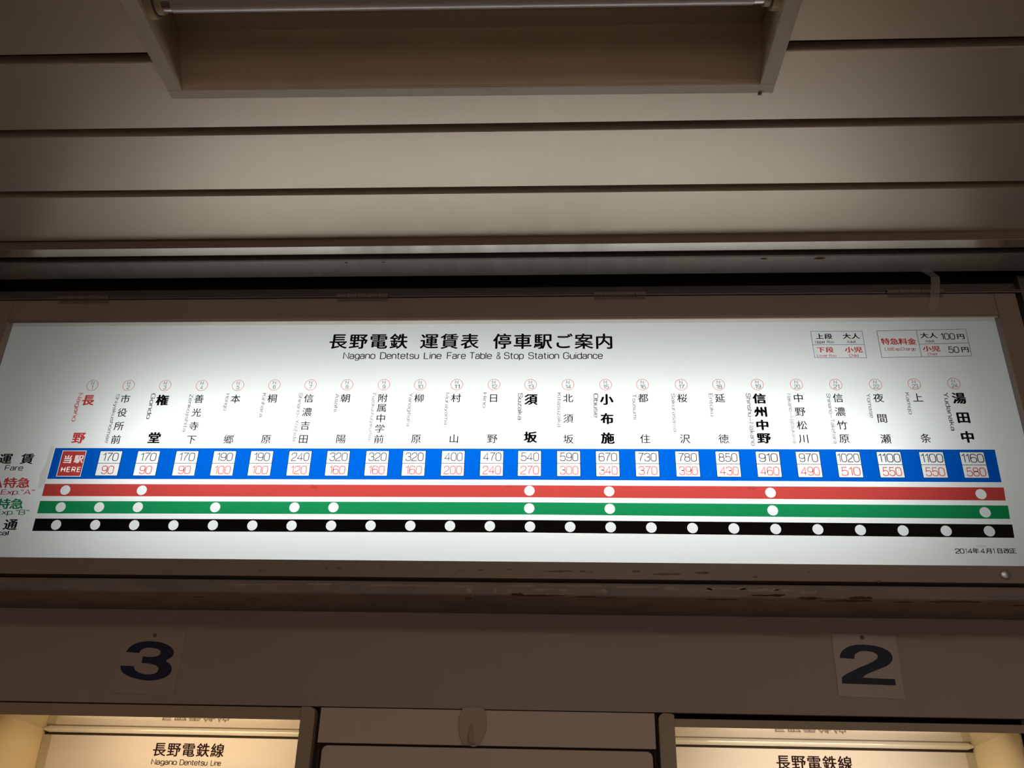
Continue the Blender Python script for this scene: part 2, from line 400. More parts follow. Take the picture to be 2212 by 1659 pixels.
def smooth_outline(px, corners, ox, oz, scale, Y):
    """Catmull-Rom through traced points, corner points kept sharp -> list of (x,z) on plane Y"""
    n = len(px); out = []
    for i in range(n):
        p0, p1, p2, p3 = px[i-1], px[i], px[(i+1) % n], px[(i+2) % n]
        if i in corners: p0 = p1
        if (i+1) % n in corners: p3 = p2
        st = 1 if (i in corners and (i+1) % n in corners) else 6
        for k in range(st):
            t = k/st
            out.append(tuple(.5*((2*p1[c])+(-p0[c]+p2[c])*t+(2*p0[c]-5*p1[c]+4*p2[c]-p3[c])*t*t+(-p0[c]+3*p1[c]-3*p2[c]+p3[c])*t**3) for c in (0, 1)))
    r = []
    for a, b in out:
        q = at(a/scale+ox, b/scale+oz, Y); r.append((q.x, q.z))
    return r
YW = .16       # plane of the lower wall
YB = .38       # back of the lit windows
ZC = .568      # ceiling
ZT = .550      # underside of the ceiling trim
# ================================================================== SETTING
fl = MB().box(-4, 4, -5, 1.0, -2.05, -1.97).build('floor', 'floor', kind='structure')
ceil = thing('ceiling', (0, -.9, ZC), None, None, kind='structure')
edges = [-.172, -.3295, -.5005, -.670, -.841, -1.012, -1.183, -1.354, -1.525]
FX0, FX1, FYF, FYN = -.537, .438, -.590, -.925      # fixture opening
mb = MB()
for q in ((-3.2, 3.2, -.585, -.172), (-3.2, 3.2, -4.2, -.930), (-3.2, -.545, -.930, -.585), (.446, 3.2, -.930, -.585)): mb.box(*q, ZC+.0185, ZC+.03)
mb.build('backing_board', 'backing', ceil)
for i in range(8):
    b, a = edges[i]-(.0092 if i else 0), edges[i+1]+.0092
    mb = MB()
    def strip(x0, x1, y0, y1):
        mb.prism_yz([(y0, ZC+.018), (y0, ZC+.0015), (y0+.0015, ZC), (y1-.0015, ZC), (y1, ZC+.0015), (y1, ZC+.018)], x0, x1)
    if a < FYF and b > FYN:       # cut round the light fixture
        strip(-3.1, FX0, a, b); strip(FX1, 3.1, a, b)
        if b > FYF: strip(FX0, FX1, FYF, b)
        if a < FYN: strip(FX0, FX1, a, FYN)
    else: strip(-3.1, 3.1, a, b)
    mb.build('ceiling_plank', 'plank', ceil)
MB().box(-3.1, 3.1, -4.2, -1.54, ZC, ZC+.018).build('rear_ceiling_board', 'plank', ceil)
# trim along the front edge of the ceiling
tr = thing('trim_1', (0, -.17, ZT), None, None, kind='structure')
MB().prism_yz([(-.174, ZC+.02), (-.174, ZT+.003), (-.1725, ZT+.0008), (-.170, ZT+.0008), (-.170, ZC+.02)], -3.1, 3.1).build('trim_face', 'trimface', tr)
MB().prism_yz([(-.1725, ZT), (-.1450, ZT), (-.1450, ZT+.0035), (-.1725, ZT+.0035)], -3.1, 3.1).build('trim_underside', 'trim', tr)
# lower wall as one taupe sheet, with openings for the two windows and the door
wf = thing('wall_front', (0, YW, -.3), None, None, kind='structure')
ZSEAM = -.3255
MB().box(-2.4, 2.4, YW, YW+.02, ZSEAM, -.1345).build('fascia_sheet', 'wall', wf)
mb = MB(); mb.box(-2.4, -1.13, YW+.002, YW+.02, -1.97, ZSEAM-.003); mb.box(1.06, 2.4, YW+.002, YW+.02, -1.97, ZSEAM-.003)
mb.build('side_sheet', 'wall', wf)
MB().box(-1.13, 1.06, YW+.002, YW+.02, -1.97, -1.0).build('lower_sheet', 'wall', wf)
MB().box(-2.4, 2.4, YB+.06, YB+.08, -1.97, ZSEAM+.03).build('cavity_back', 'groove', wf)
mb = MB(); mb.box(-2.4, -1.20, -.02, .02, -.14, .56); mb.box(1.09, 2.4, -.02, .02, -.14, .56)
mb.box(-2.4, -1.20, .02, YW+.02, -.145, -.139); mb.box(1.09, 2.4, .02, YW+.02, -.145, -.139)
mb.build('upper_side_panel', 'header', wf)
MB().box(-3.1, 3.1, .06, .08, .5, .95).build('shutter_cavity_back', 'dark', wf)
# ================================================================== SHUTTER
sh = thing('rolling_shutter', (0, -.08, .555), 'raised metal rolling shutter, its grey bottom bar in the slot above the fare sign', 'shutter')
MB().prism_yz([(-.115, .572), (-.115, .5565), (-.112, .5545), (-.050, .5545), (-.046, .5575), (-.046, .572)], -2.4, 2.4).build('bottom_bar', 'shutter', sh)
for k in range(5):
    MB().prism_yz([(-.092, .572+.055*k), (-.096, .60+.055*k), (-.092, .625+.055*k), (-.088, .625+.055*k), (-.090, .60+.055*k), (-.088, .572+.055*k)], -2.4, 2.4).build('shutter_slat', 'shutter', sh)
MB().box(-2.4, 2.4, -.1445, -.1415, ZT+.002, .95).build('guide_plate', 'dark', sh)
mk = [at(735, 568, -.1), at(800, 568, -.1)]
# ================================================================== FARE SIGN
sign = thing('fare_sign', (-.05, .07, -.14), 'long backlit white railway fare board in a hinged brown frame, above the two lit windows', 'sign')
XL, XR = -1.142, 1.031        # inner edges of side rails
ZRT, ZRB = .4645, -.0735
# casing (box behind the sheet)
mb = MB()
mb.box(-1.188, 1.075, .240, .246, -.135, .515); mb.box(-1.188, 1.075, .003, .240, .509, .515)
mb.box(-1.188, -1.182, .003, .240, -.135, .509); mb.box(1.069, 1.075, .003, .240, -.135, .509)
mb.box(-1.188, 1.075, .003, .240, -.115, -.109)
mb.build('casing', 'casing', sign)
# header above the door frame and the ledge under it
MB().prism_yz([(-.0195, .5245), (-.0195, .5275), (-.017, .5285), (-.004, .5290), (-.001, .553), (.04, .553), (.04, .5245)], -2.4, 2.4).build('header', 'header', sign)
MB().prism_yz([(-.020, -.1135), (-.0215, -.1155), (-.0215, -.1365), (-.0195, -.1390), (YW, -.1390), (YW, -.1340), (.0, -.1340), (.0, -.1135)], -2.4, 2.4).build('ledge', 'ledge', sign)
MB().box(-1.19, 1.077, -.002, .0015, -.1135, -.105).build('gap_shadow_strip', 'dark', sign)
# frame rails
ra, rb = -.0205, .0
MB().prism_xz([(-1.190, .5165), (-1.143, .4660), (1.032, .4660), (1.0765, .5165)][:0] or [(-1.142, .5165), (-1.142, ZRT), (XR, ZRT), (XR, .5165)], ra, rb).build('top_rail', 'frame', sign, bevel=.0008)
MB().box(-1.190, 1.0765, ra, rb, -.1060, ZRB).build('bottom_rail', 'frame', sign, bevel=.0008)
for a, b in ((-1.190, XL-.0006), (XR+.0006, 1.0765)):
    MB().box(a, b, ra, rb, ZRB+.0005, .5165).build('side_rail', 'frame', sign, bevel=.0008)
# inner lip of the top rail
MB().box(XL, XR, -.0165, -.001, ZRT-.0045, ZRT+.001).build('inner_lip', 'trim', sign)
# hinge rod + hinges
MB().cyl_x(-1.3, 1.14, -.0185, .5215, .0024, 10).build('hinge_rod', 'hinge', sign, smooth=True)
for x0, x1 in ((-1.038, -.918), (-.397, -.280), (.175, .289), (.806, .926)):
    h = MB().box(x0+.002, x1-.002, -.0215, -.020, .508, .5215).build('hinge', 'hinge', sign, bevel=.0004)
    for k in range(5):
        a = x0+(x1-x0)*k/5; b = x0+(x1-x0)*(k+1)/5-.0009
        q = MB().cyl_x(a, b, -.0245, .5205, .0052, 14).build('knuckle', 'hinge', None, smooth=True); place(q, h)
p = at(2171, 1241, -.0205)
mb = MB(); n = 20
prof = [(0, .0100), (.0012, .0100), (.0030, .0082), (.0038, .0045), (.0040, .0001)]
for d, r in prof: mb.v += [(p.x+r*math.cos(2*math.pi*i/n), -.0205-d, p.z+r*math.sin(2*math.pi*i/n)) for i in range(n)]
for k in range(len(prof)-1):
    for i in range(n): mb.f.append((k*n+i, k*n+(i+1) % n, (k+1)*n+(i+1) % n, (k+1)*n+i))
mb.build('frame_screw', 'steel', sign, smooth=True, label='round silver screw in the bottom right of the frame')
# ---- the printed sheet
sheet = MB().box(-1.182, 1.069, .0003, .0023, -.109, .509).build('display_panel', 'sheet', sign, label='glowing white sheet printed with the fare table')
YS = .0003; Y1 = YS-.0003; Y2 = YS-.0006; Y3 = YS-.0009
def S(px, py):
    q = at(px, py, 0); return (q.x, q.z)
def bar(pts): return [S(*q) for q in pts]
# columns measured across the board
blk = [(121.2,1133.8),(205.5,1133.8),(289.8,1134.2),(374.5,1134.5),(459.8,1134.5),(545.0,1135),(629.7,1135.3),(715.1,1135.3),(800.5,1135.3),(886.2,1135.6),(972,1136),(1058.1,1136.4),(1144.8,1137.5),(1231.6,1138.2),(1319.1,1138.9),(1407,1139.6),(1496,1140.7),(1585.4,1141.5),(1675.7,1142.7),(1766.8,1143.4),(1858.7,1144.9),(1950.9,1146),(2043.9,1146.7),(2137.2,1147.4)]
red = [(141.1,1058.6),(306.4,1059),(1143.7,1060),(1315.9,1061.5),(1664.5,1064.2),(2119.1,1067.5)]
grn = [(131,1095.5),(214.2,1095.5),(297.8,1095.6),(464.9,1095.9),(635.9,1095.9),(720.2,1096),(1143.3,1098),(1317.3,1099.1),(1669.2,1102.6),(2128.1,1106.6)]
badge = list(zip([199.7,277.9,356.7,436,514.1,592.8,671,749.8,829.4,907.6,986.8,1067.1,1146.2,1226.9,1308.3,1387.9,1471.5,1552.5,1635.9,1720.5,1805.5,1891.2,1975.1,2060.5],
    [832.5]*5+[831.7,831.4,831.2,831,831,830.7,830.7]+[831]*6+[830.6]*4+[829.9,828.4]))
cellx = [154.5,235.2,316.9,400.5,482.3,562.8,646.2,729,813.7,893.7,978.2,1062,1143.7,1228.4,1312.7,1398.2,1485.2,1572.8,1660.2,1747.3,1834.7,1923.5,2016,2104.3]
def celly(x): return 1000.7 + (0 if x < 1100 else (x-1100)*.0036)
def dense(a, b, mid):        # slightly bowed edge through a measured middle point
    return [a, mid, b]
DOTR = .0104
dots = {}
for name, mt, cn, ds in (('limited_express_band', 'red', [(97,1045.2),(90.4,1071.6),(1143,1074.3),(2172.6,1081.2),(2168,1053),(1143,1048.2)], red),
                     ('express_band', 'green', [(86.8,1082.1),(80,1108.9),(1143,1111.5),(2182,1121),(2177.3,1092.1),(1143,1085)], grn),
                     ('local_band', 'ink', [(76.3,1120.1),(69.5,1146.9),(1143,1150.5),(2191.4,1161.9),(2186.4,1133),(1143,1123.3)], blk)):
    loops = [bar(cn)]
    for d in ds: c = S(*d); loops.append(disc(c[0], c[1], DOTR))
    me = outline_mesh(name, loops, Y1); o = link(name, me, mt); place(o, sheet)
    for d in ds:
        c = S(*d); me = outline_mesh('stop_dot', [disc(c[0], c[1], DOTR+.0001)], Y1+.0001)
        place(link('stop_dot', me, 'white'), sheet)
# fare band with a window for each fare cell
CW, CZ0, CZ1 = .0238, -.0275, .0272
loops = [bar([(119.7,967.8),(101.6,1034.4),(1143,1036.5),(2163.6,1041.8),(2148.8,971.3),(1143,969.2)])]
cells = []
for i, x in enumerate(cellx):
    cx, cz = S(x, celly(x)); cells.append((cx, cz))
    if i == 0: loops.append(rect(cx-.0262, cx+.0262, cz-.0295, cz+.0285))
    else: loops.append(rect(cx-CW, cx+CW, cz+CZ0, cz+CZ1))
place(link('fare_band', outline_mesh('fare_band', loops, Y1), 'blue'), sheet)
fares = [None,(170,90),(170,90),(170,90),(190,100),(190,100),(240,120),(320,160),(320,160),(320,160),(400,200),(470,240),(540,270),(590,300),(670,340),(730,370),(780,390),(850,430),(910,460),(970,490),(1020,510),(1100,550),(1100,550),(1160,580)]
for i, (cx, cz) in enumerate(cells):
    if i == 0:
        place(link('current_station_cell', outline_mesh('c', [rect(cx-.0248, cx+.0248, cz-.0280, cz+.0270)], Y1), 'red'), sheet)
        vs, fs = [], []
        a = S(146.5, 992.5); kanji(vs, fs, '当', a[0], a[1], .0178, .0165, Y2, bold=.0007)
        a = S(170.5, 992); kanji(vs, fs, '駅', a[0], a[1], .0178, .0165, Y2, bold=.0007)
        a = S(152, 1019); latin(vs, fs, 'HERE', a[0], a[1], .0400, .0098, Y2, sw=.19, track=.42)
        flat('current_station_lettering', vs, fs, 'backlitwhite', sheet)
        continue
    place(link('fare_cell', outline_mesh('c', [rect(cx-CW, cx+CW, cz+CZ0, cz+CZ1)], Y1+.0001), 'white'), sheet)
    t = .0005
    me = outline_mesh('cell_border', [rect(cx-CW-t, cx+CW+t, cz+CZ0-t, cz+CZ1+t), rect(cx-CW+t, cx+CW-t, cz+t*1.1, cz+CZ1-t), rect(cx-CW+t, cx+CW-t, cz+CZ0+t, cz-t*1.1)], Y2)
    place(link('cell_border', me, 'ink'), sheet)
    for txt, mt, z, nm in ((str(fares[i][0]), 'inksoft', cz+.0055, 'adult_fare'), (str(fares[i][1]), 'pink', cz-.0232, 'child_fare')):
        vs, fs = [], []; L = {2: .0245, 3: .0358, 4: .0450}[len(txt)]
        if txt[0] == '1': L -= .0035
        latin(vs, fs, txt, cx+(.0008 if len(txt) < 4 else 0), z, L, .0170, Y2, sw=.095 if nm == 'adult_fare' else .11, track=.15)
        flat(nm, vs, fs, mt, sheet)
# station columns
names = [('長野','Nagano',850,909.5,1),('市役所前','Shiyakushomae',852,956,0),('権堂','Gondo',851,904,1),('善光寺下','Zenkojishita',852,932,0),('本郷','Hongo',851,886,0),
('桐原','Kirihara',850,900.5,0),('信濃吉田','Shinano-Yoshida',850,953,0),('朝陽','Asahi',851,889,0),('附属中学前','Fuzokuchugakumae',850,953,0),('柳原','Yanagihara',850,920.5,0),
('村山','Murayama',849,917,0),('日野','Hino',849,880,0),('須坂','Suzaka',850,906.6,1),('北須坂','Kitasuzaka',849,922,0),('小布施','Obuse',851,901,1),('都住','Tsusumi',851.6,906,0),
('桜沢','Sakurasawa',851,932,0),('延徳','Entoku',851,898.7,0),('信州中野','Shinshu-Nakano',850.5,962,1),('中野松川','Nakano-Matsukawa',851,957.5,0),('信濃竹原','Shinano-Takehara',851,958,0),
('夜間瀬','Yomase',851,902,0),('上条','Kamijo',848.7,894,0),('湯田中','Yudanaka',848.7,930,1)]
YK = {(2,0):[861,948.8],(3,0):[861,905,949.2],(4,0):[861,890.6,919.8,948.8],(5,0):[860.8,882,904.5,926.7,949.4],(2,1):[863.8,945.3],(3,1):[863.8,905.5,947.5],(4,1):[862.3,891,919.5,947.8]}
for i, (kj, ro, r0, r1, b) in enumerate(names):
    bx, bz = S(*badge[i])
    R = .0131
    me = outline_mesh('station_badge', [disc(bx, bz, R, 44), disc(bx, bz, R-.0010, 44)], Y1)
    bd = place(link('station_badge', me, 'pink'), sheet)
    vs, fs = [], []
    latin(vs, fs, 'N', bx-.0004, bz+.0022, .0056, .0068, Y2, sw=.12)
    t = str(i+1); latin(vs, fs, t, bx+.0006, bz-.0092, {1: .0050, 2: .0110}[len(t)]-(.002 if t == '1' else 0), .0085, Y2, sw=.11)
    flat('badge_number', vs, fs, 'inksoft', sheet)
    nudge = .0035 if i in (0, 23) else (.001 if b else 0)
    for ch, yy in zip(kj, YK[(len(kj), b)]):
        cz = S(badge[i][0], yy + (badge[i][1]-831.5))[1]; vs, fs = [], []
        if b:
            hh = .0232 if len(kj) < 4 else .0212
            if i == 0: kanji(vs, fs, ch, bx-.0008+0, cz, .0245, hh, Y2, off=.045)
            else: kanji(vs, fs, ch, bx+nudge, cz, .0245, hh, Y2, bold=.00125)
        else:
            hh = .0186 if len(kj) < 5 else .0178
            kanji(vs, fs, ch, bx+(.001 if i > 20 else 0), cz, .0192, hh, Y2, bold=.00022)
        flat('station_name_character', vs, fs, 'redtext' if i == 0 else 'ink', sheet)
    vs, fs = [], []
    z0 = S(badge[i][0], r0)[1]; z1 = S(badge[i][0], r1)[1]
    cap = .0088 if b else .0074
    if i == 8: cap = .0066
    latin(vs, fs, ro, bx-(.0257 if b else .0222)-cap*.0, z0, z0-z1, cap, Y2, sw=.10 if not b else .12, rot=1, track=.20)
    flat('station_romanization', vs, fs, 'redtext' if i == 0 else 'inksoft', sheet)
# title
def kline(vs, fs, txt, xa, xb, yc, w, h, y, bold=0, off=0):
    n = len(txt)
    for k, ch in enumerate(txt):
        px = xa+(xb-xa)*(k+.5)/n; a = S(px, yc); kanji(vs, fs, ch, a[0], a[1], w, h, y, bold=bold, off=off)
def lline(vs, fs, txt, xa, xb, ybase, ytop, y, sw=.11, track=.17):
    a = S(xa, ybase); b = S(xb, ybase); c = S((xa+xb)/2, ytop); d = S((xa+xb)/2, ybase)
    latin(vs, fs, txt, (a[0]+b[0])/2, d[1], b[0]-a[0], c[1]-d[1], y, sw=sw, track=track)
for wd, a_, b_ in (('長野電鉄', 709, 883), ('運賃表', 905.5, 1036.5), ('停車駅ご案内', 1063, 1327)):
    vs, fs = [], []; kline(vs, fs, wd, a_, b_, 738, .0362, .0350, Y2, bold=.0010)
    flat('title_lettering', vs, fs, 'ink', sheet)
for wd, a, b in (('Nagano',741.8,809),('Dentetsu',821.6,903.5),('Line',916.3,952),('Fare',966,1004.6),('Table',1014.5,1061),('&',1073,1081),('Stop',1089.5,1130),('Station',1142,1206.6),('Guidance',1217.4,1301)):
    vs, fs = [], []; lline(vs, fs, wd, a, b, 775, 761.7, Y2, sw=.12)
    flat('title_romanization', vs, fs, 'inksoft', sheet)
# legend boxes
def lines(name, segs, mt, t=.0009):
    vs, fs = [], []
    for (a, b) in segs:
        A, B = Vector(S(*a)), Vector(S(*b)); d = (B-A).normalized(); nn = Vector((-d.y, d.x))*t/2; A = A-d*t/2; B = B+d*t/2
        n = len(vs); vs += [(q.x, Y2, q.y) for q in (A+nn, B+nn, B-nn, A-nn)]; fs.append((n, n+1, n+2, n+3))
    return flat(name, vs, fs, mt, sheet)
lines('row_key_box', [((1751,716),(1862,715.5)),((1862,715.5),(1872,773)),((1872,773),(1760,773)),((1760,773),(1751,716)),((1755.5,745),(1867,744.3))], 'blueline')
lines('charge_key_box', [((1894,715),(2086,711)),((2086,711),(2099,769)),((2099,769),(1905,772.5)),((1905,772.5),(1894,715)),((1979,713.3),(1991,771)),((1985,743.5),(2092.5,741))], 'inksoft')
vs, fs = [], []
kline(vs, fs, '上段', 1761, 1798.5, 727, .0150, .0122, Y2, bold=.0006); kline(vs, fs, '大人', 1819.5, 1857.5, 726.5, .0158, .0125, Y2, bold=.0006)
lline(vs, fs, 'Upper Row', 1761.8, 1802, 741.5, 736, Y2, sw=.13); lline(vs, fs, 'Adult', 1830, 1849, 741, 735.8, Y2, sw=.13)
kline(vs, fs, '大人', 1987, 2025, 725, .0158, .0122, Y2, bold=.0006); lline(vs, fs, 'Adult', 1999, 2018.5, 739.5, 734.5, Y2, sw=.13)
a = S(2067.5, 727)
lline(vs, fs, '100', 2034, 2063, 733, 720.5, Y2, sw=.13); a = S(2075, 727); kanji(vs, fs, '円', a[0], a[1], .0150, .0122, Y2, bold=.0005)
lline(vs, fs, '50', 2050.5, 2072, 761.8, 749.3, Y2, sw=.13); a = S(2084.5, 755.4); kanji(vs, fs, '円', a[0], a[1], .0150, .0122, Y2, bold=.0005)
flat('key_lettering', vs, fs, 'inksoft', sheet)
vs, fs = [], []
kline(vs, fs, '下段', 1763.5, 1801.5, 756, .0152, .0122, Y2, off=.03); kline(vs, fs, '小児', 1824.5, 1863, 755.8, .0162, .0125, Y2, off=.03)
lline(vs, fs, 'Lower Row', 1765.6, 1807, 770.8, 765.5, Y2, sw=.13); lline(vs, fs, 'Child', 1835, 1854, 770.8, 765.3, Y2, sw=.13)
kline(vs, fs, '特急料金', 1903, 1979, 738, .0165, .0142, Y2, off=.03); lline(vs, fs, 'Ltd.Exp.Charge', 1912, 1978, 757, 750.8, Y2, sw=.13)
kline(vs, fs, '小児', 1993, 2031, 753.5, .0160, .0124, Y2, off=.03); lline(vs, fs, 'Child', 2005, 2023.5, 767.8, 762.5, Y2, sw=.13)
flat('key_lettering', vs, fs, 'redtext', sheet, label='red lettering in the key boxes')
# row headings at the left
for ks, (wd, a_, b_, yb, yt, sw_) in (((('運', 12, 991.5), ('賃', 59, 991.5)), ('Fare', 10.5, 47.5, 1016, 1005.5, .12)), ((('普', -22, 1133.5), ('通', 23, 1133.5)), ('Local', -30, 17, 1156, 1146.5, .15))):
    for ch, x, y in ks:
        vs, fs = [], []; a = S(x, y); kanji(vs, fs, ch, a[0], a[1], .0262, .0215, Y2, bold=.0008)
        flat('row_heading_character', vs, fs, 'ink', sheet)
    vs, fs = [], []; lline(vs, fs, wd, a_, b_, yb, yt, Y2, sw=sw_)
    flat('row_heading_romanization', vs, fs, 'ink', sheet)
for pre, y, yb, yt, end, mt in (('A', 1043.5, 1068, 1058, 72, 'redtext'), ('B', 1089, 1111.5, 1101.5, 60, 'green')):
    vs, fs = [], []; o = 0 if pre == 'A' else -14.5
    for ch, x in (('特', 22+o), ('急', 51+o)):
        a = S(x, y); kanji(vs, fs, ch, a[0], a[1], .0262, .0205, Y2, off=.03)
    lline(vs, fs, pre, -18+o, 2+o, y+10, y-9, Y2, sw=.15)
    flat('row_heading', vs, fs, mt, sheet, label=('red' if pre == 'A' else 'green')+' heading at the left end of its band'); vs, fs = [], []
    lline(vs, fs, 'Exp."'+pre+'"', end-70, end, yb, yt, Y2, sw=.12)
    lline(vs, fs, 'Ltd.', end-108, end-76, yb, yt, Y2, sw=.12)
    flat('row_heading_romanization', vs, fs, mt, sheet, label=('red' if pre == 'A' else 'green')+' Latin heading under its characters')
vs, fs = [], []
for ch, xa, xb in (('2', 2065, 2073), ('0', 2075, 2083), ('1', 2086.5, 2089), ('4', 2092, 2101), ('年', 2102, 2113.5), ('4', 2119.5, 2128), ('月', 2131, 2142), ('1', 2146, 2149), ('日', 2154, 2165), ('改', 2168.5, 2181), ('正', 2181.5, 2194)):
    if ch in G: lline(vs, fs, ch, xa, xb, 1195.3, 1185.5, Y2, sw=.15)
    else:
        a = S((xa+xb)/2, 1190.3); kanji(vs, fs, ch, a[0], a[1], .0112, .0098, Y2, bold=.0004)
flat('revision_date', vs, fs, 'inksoft', sheet)
# tape remains on the sheet
def patch(name, pts, mt, parent, y, **k):
    me = outline_mesh(name, [[S(*q) for q in pts]], y); o = link(name, me, mt, **k); place(o, parent); return o
patch('tape_residue', [(110,963),(118,964),(108,1000),(100,1036),(92,1056),(81,1055),(88,1020),(97,1008),(104,985)], 'residue', sheet, Y1-.0002)
for cx, cy, a, b in ((690,961,8,4),(678,1050,8,6),(1101,1049,9,4),(1623,1051,10,7),(1608,963.5,5,3),(1104,963,6,3),(2120,1180,12,3)):
    patch('tape_residue', [(cx-a,cy-b*.7),(cx-a*.2,cy-b),(cx+a*.6,cy-b*.4),(cx+a,cy),(cx+a*.7,cy+b),(cx-a*.8,cy+b*.9)], 'residue', sheet, Y2-.0002)
# ---- worn paint on the rail and ledge
def chip(px, py, hw, hh, mt, Y, parent, name='paint_chip'):
    n = max(8, int(hw/2.5)); top, bot = [], []
    for k in range(n+1):
        t = -1+2*k/n; e = (1-abs(t)**3)**.5 if abs(t) < 1 else 0
        top.append((px+t*hw, py-hh*e*random.uniform(.25, 1))); bot.append((px+t*hw, py+hh*e*random.uniform(.25, 1)))
    pts = top+bot[::-1][1:-1]
    lp = []
    for q in pts:
        a = at(q[0], q[1], Y); lp.append((a.x, a.z))
    me = outline_mesh(name, [lp], Y); place(link(name, me, mt), parent)
for px, py, hw, hh in ((567,1232,8,2.2),(704,1228,3,2.5),(733,1227,6,1.8),(824,1227,4,1.6),(994,1231,6,1.5),(1039,1231,7,1.8),(1099,1230,6,1.6),(1204,1234,36,2.6),(1259,1234,6,2.6),(1276,1235,5,1.6),(1375,1234,10,2.6),(1440,1240,32,3),(1516,1237,18,3.2),(1632,1246,7,2.2),(1747,1236,2,1.5),(1898,1256,6,4)):
    chip(px, py, hw, hh, 'mark', -.0209, sign)
for px, py, hw, hh in ((1118,1284,14,5),(1170,1286,55,2.5),(1265,1289,30,2),(1320,1291,14,2),(1660,1286,38,4),(1750,1292,26,4),(1860,1292,26,5),(1830,1298,60,3),(1950,1301,24,2),(2060,1300,62,3.2),(2200,1308,14,3),(1560,1295,40,1.8),(430,1290,16,2.2),(1012,1293,7,3.4),(550,1292,9,1.5)):
    chip(px, py, hw, hh, 'rust', -.0219, sign)
for px, py, hw, hh in ((560,1263,75,3),(690,1262,30,2.5),(850,1264,60,2.5),(960,1266,70,2.5),(1013,1275,6,8),(1069,1276,4,7),(1100,1277,8,6),(1120,1266,40,3),(1190,1274,45,4),(1240,1265,60,2.5),(1300,1277,12,6),(1370,1268,50,3),(1450,1272,20,7),(1510,1274,30,6),(1570,1272,45,4),(1640,1274,45,5),(1700,1275,30,4),(1745,1280,22,7)):
    chip(px, py, hw, hh, 'scuff', -.0217, sign)
for px, py, hw, hh in ((1648,563,10,2.2),(1768,563,15,3),(748,568,5,1.6),(828,567,6,1.2)):
    a = atz(px, py, .5543)
    mb = MB(); k = 12
    mb.v = [(a.x+math.cos(2*math.pi*i/k)*hw*.00095*random.uniform(.6,1.1), min(a.y, -.106)+math.sin(2*math.pi*i/k)*hh*.0016*random.uniform(.6,1.1), .5543) for i in range(k)]; mb.f = [tuple(range(k))]
    mb.build('paint_chip', 'rust', sh)
# strip of clear tape
tp = [at(2014, 669, -.0215), at(2019, 642, -.0275), at(2021, 612, -.034), None, None]
tp[3] = atz(2020, 598, .548); tp[4] = atz(1996, 582, .5535)
mb = MB()
for k, q in enumerate(tp):
    hw = .0095; dx = Vector((1, 0, 0)) if k < 4 else Vector((.75, -.6, 0))
    mb.v += [tuple(q-dx*hw), tuple(q+dx*hw)]
mb.f = [(2*i, 2*i+1, 2*i+3, 2*i+2) for i in range(4)]
tape = mb.build('clear_tape', 'tape', label='strip of clear sticky tape hanging over the top right hinge of the sign', cat='tape')
# ================================================================== CEILING LIGHT
fx = thing('ceiling_light', (-.05, -.757, ZC), 'unlit recessed fluorescent ceiling light with one bare tube', 'light')
z0, zt = ZC-.005, .704
ix0, ix1, iyf, iyn = -.5225, .4235, -.6005, -.915
me = MB()
def ring(mb, X0, X1, Y0, Y1_, x0, x1, y0, y1, za, zb):
    mb.box(X0, X1, Y1_, y1, za, zb); mb.box(X0, X1, y0, Y0, za, zb); mb.box(X0, x0, y1, y0, za, zb); mb.box(x1, X1, y1, y0, za, zb)
ring(me, -.546, .4475, -.5815, -.934, ix0, ix1, iyf, iyn, z0, ZC+.001)
me.build('flange', 'fixture', fx, bevel=.0006)
MB().box(ix0-.035, ix1+.02, iyf, iyf+.002, ZC+.001, zt).build('housing_side', 'reflector', fx)
MB().box(ix0-.035, ix1+.02, iyn-.002, iyn, ZC+.001, zt).build('housing_side', 'reflector', fx)
for xb, xt in ((ix0, ix0-.032), (ix1, ix1+.018)):
    d = -.002 if xb < 0 else .002
    MB().prism_xz([(xb, ZC+.001), (xt, zt), (xt+d, zt), (xb+d, ZC+.001)], iyn, iyf).build('housing_end', 'fixture', fx)
MB().box(ix0-.032, ix1+.018, iyn, iyf, zt, zt+.003).build('housing_top', 'fixture', fx)
MB().prism_yz([(iyf-.028, zt), (iyf, zt-.006), (iyf, zt)], ix0-.030, ix1+.016).build('top_cove', 'fixture', fx)
TY, TZ, TR = -.742, .603, .0165
tube = MB().cyl_x(-.488, .386, TY, TZ, TR, 32).build('tube', 'tube', fx, smooth=True, label='unlit glass tube')
for a, b, r, mt, nm in ((-.5025, -.4885, TR*.96, 'metalcap', 'tube_cap'), (.3865, .4015, TR*.96, 'metalcap', 'tube_cap')):
    place(MB().cyl_x(a, b, TY, TZ, r, 28).build(nm, mt, None, smooth=True), tube)
for sgn, xe in ((1, ix0-.006), (-1, ix1+.004)):
    def seg(a, b, r, mt, nm, par):
        lo, hi = sorted((xe+sgn*a, xe+sgn*b)); o = MB(); k = 28
        # stadium-shaped block: round bottom, straight sides up to the housing top
        pr = [(TY+r*math.cos(math.pi+math.pi*i/k), TZ+r*math.sin(math.pi+math.pi*i/k)) for i in range(k+1)] + [(TY+r, zt), (TY-r, zt)]
        o.prism_yz(pr, lo, hi); return place(o.build(nm, mt, None), par)
    hld = seg(.000, .0150, .0245, 'holder', 'lamp_holder', fx)
    seg(.0152, .0172, .0215, 'holderdark', 'holder_gasket', hld)
    seg(.0174, .0262, .0188, 'holder', 'holder_collar', hld)
p = atz(1645, 198, z0)
MB().box(p.x-.003, p.x+.003, -.583, -.5795, z0-.003, z0).build('clip_screw', 'holderdark', fx)
ceil.rotation_euler.z = math.radians(.32)
fx.rotation_euler.z = math.radians(.75)   # the fitting sits slightly askew in the ceiling
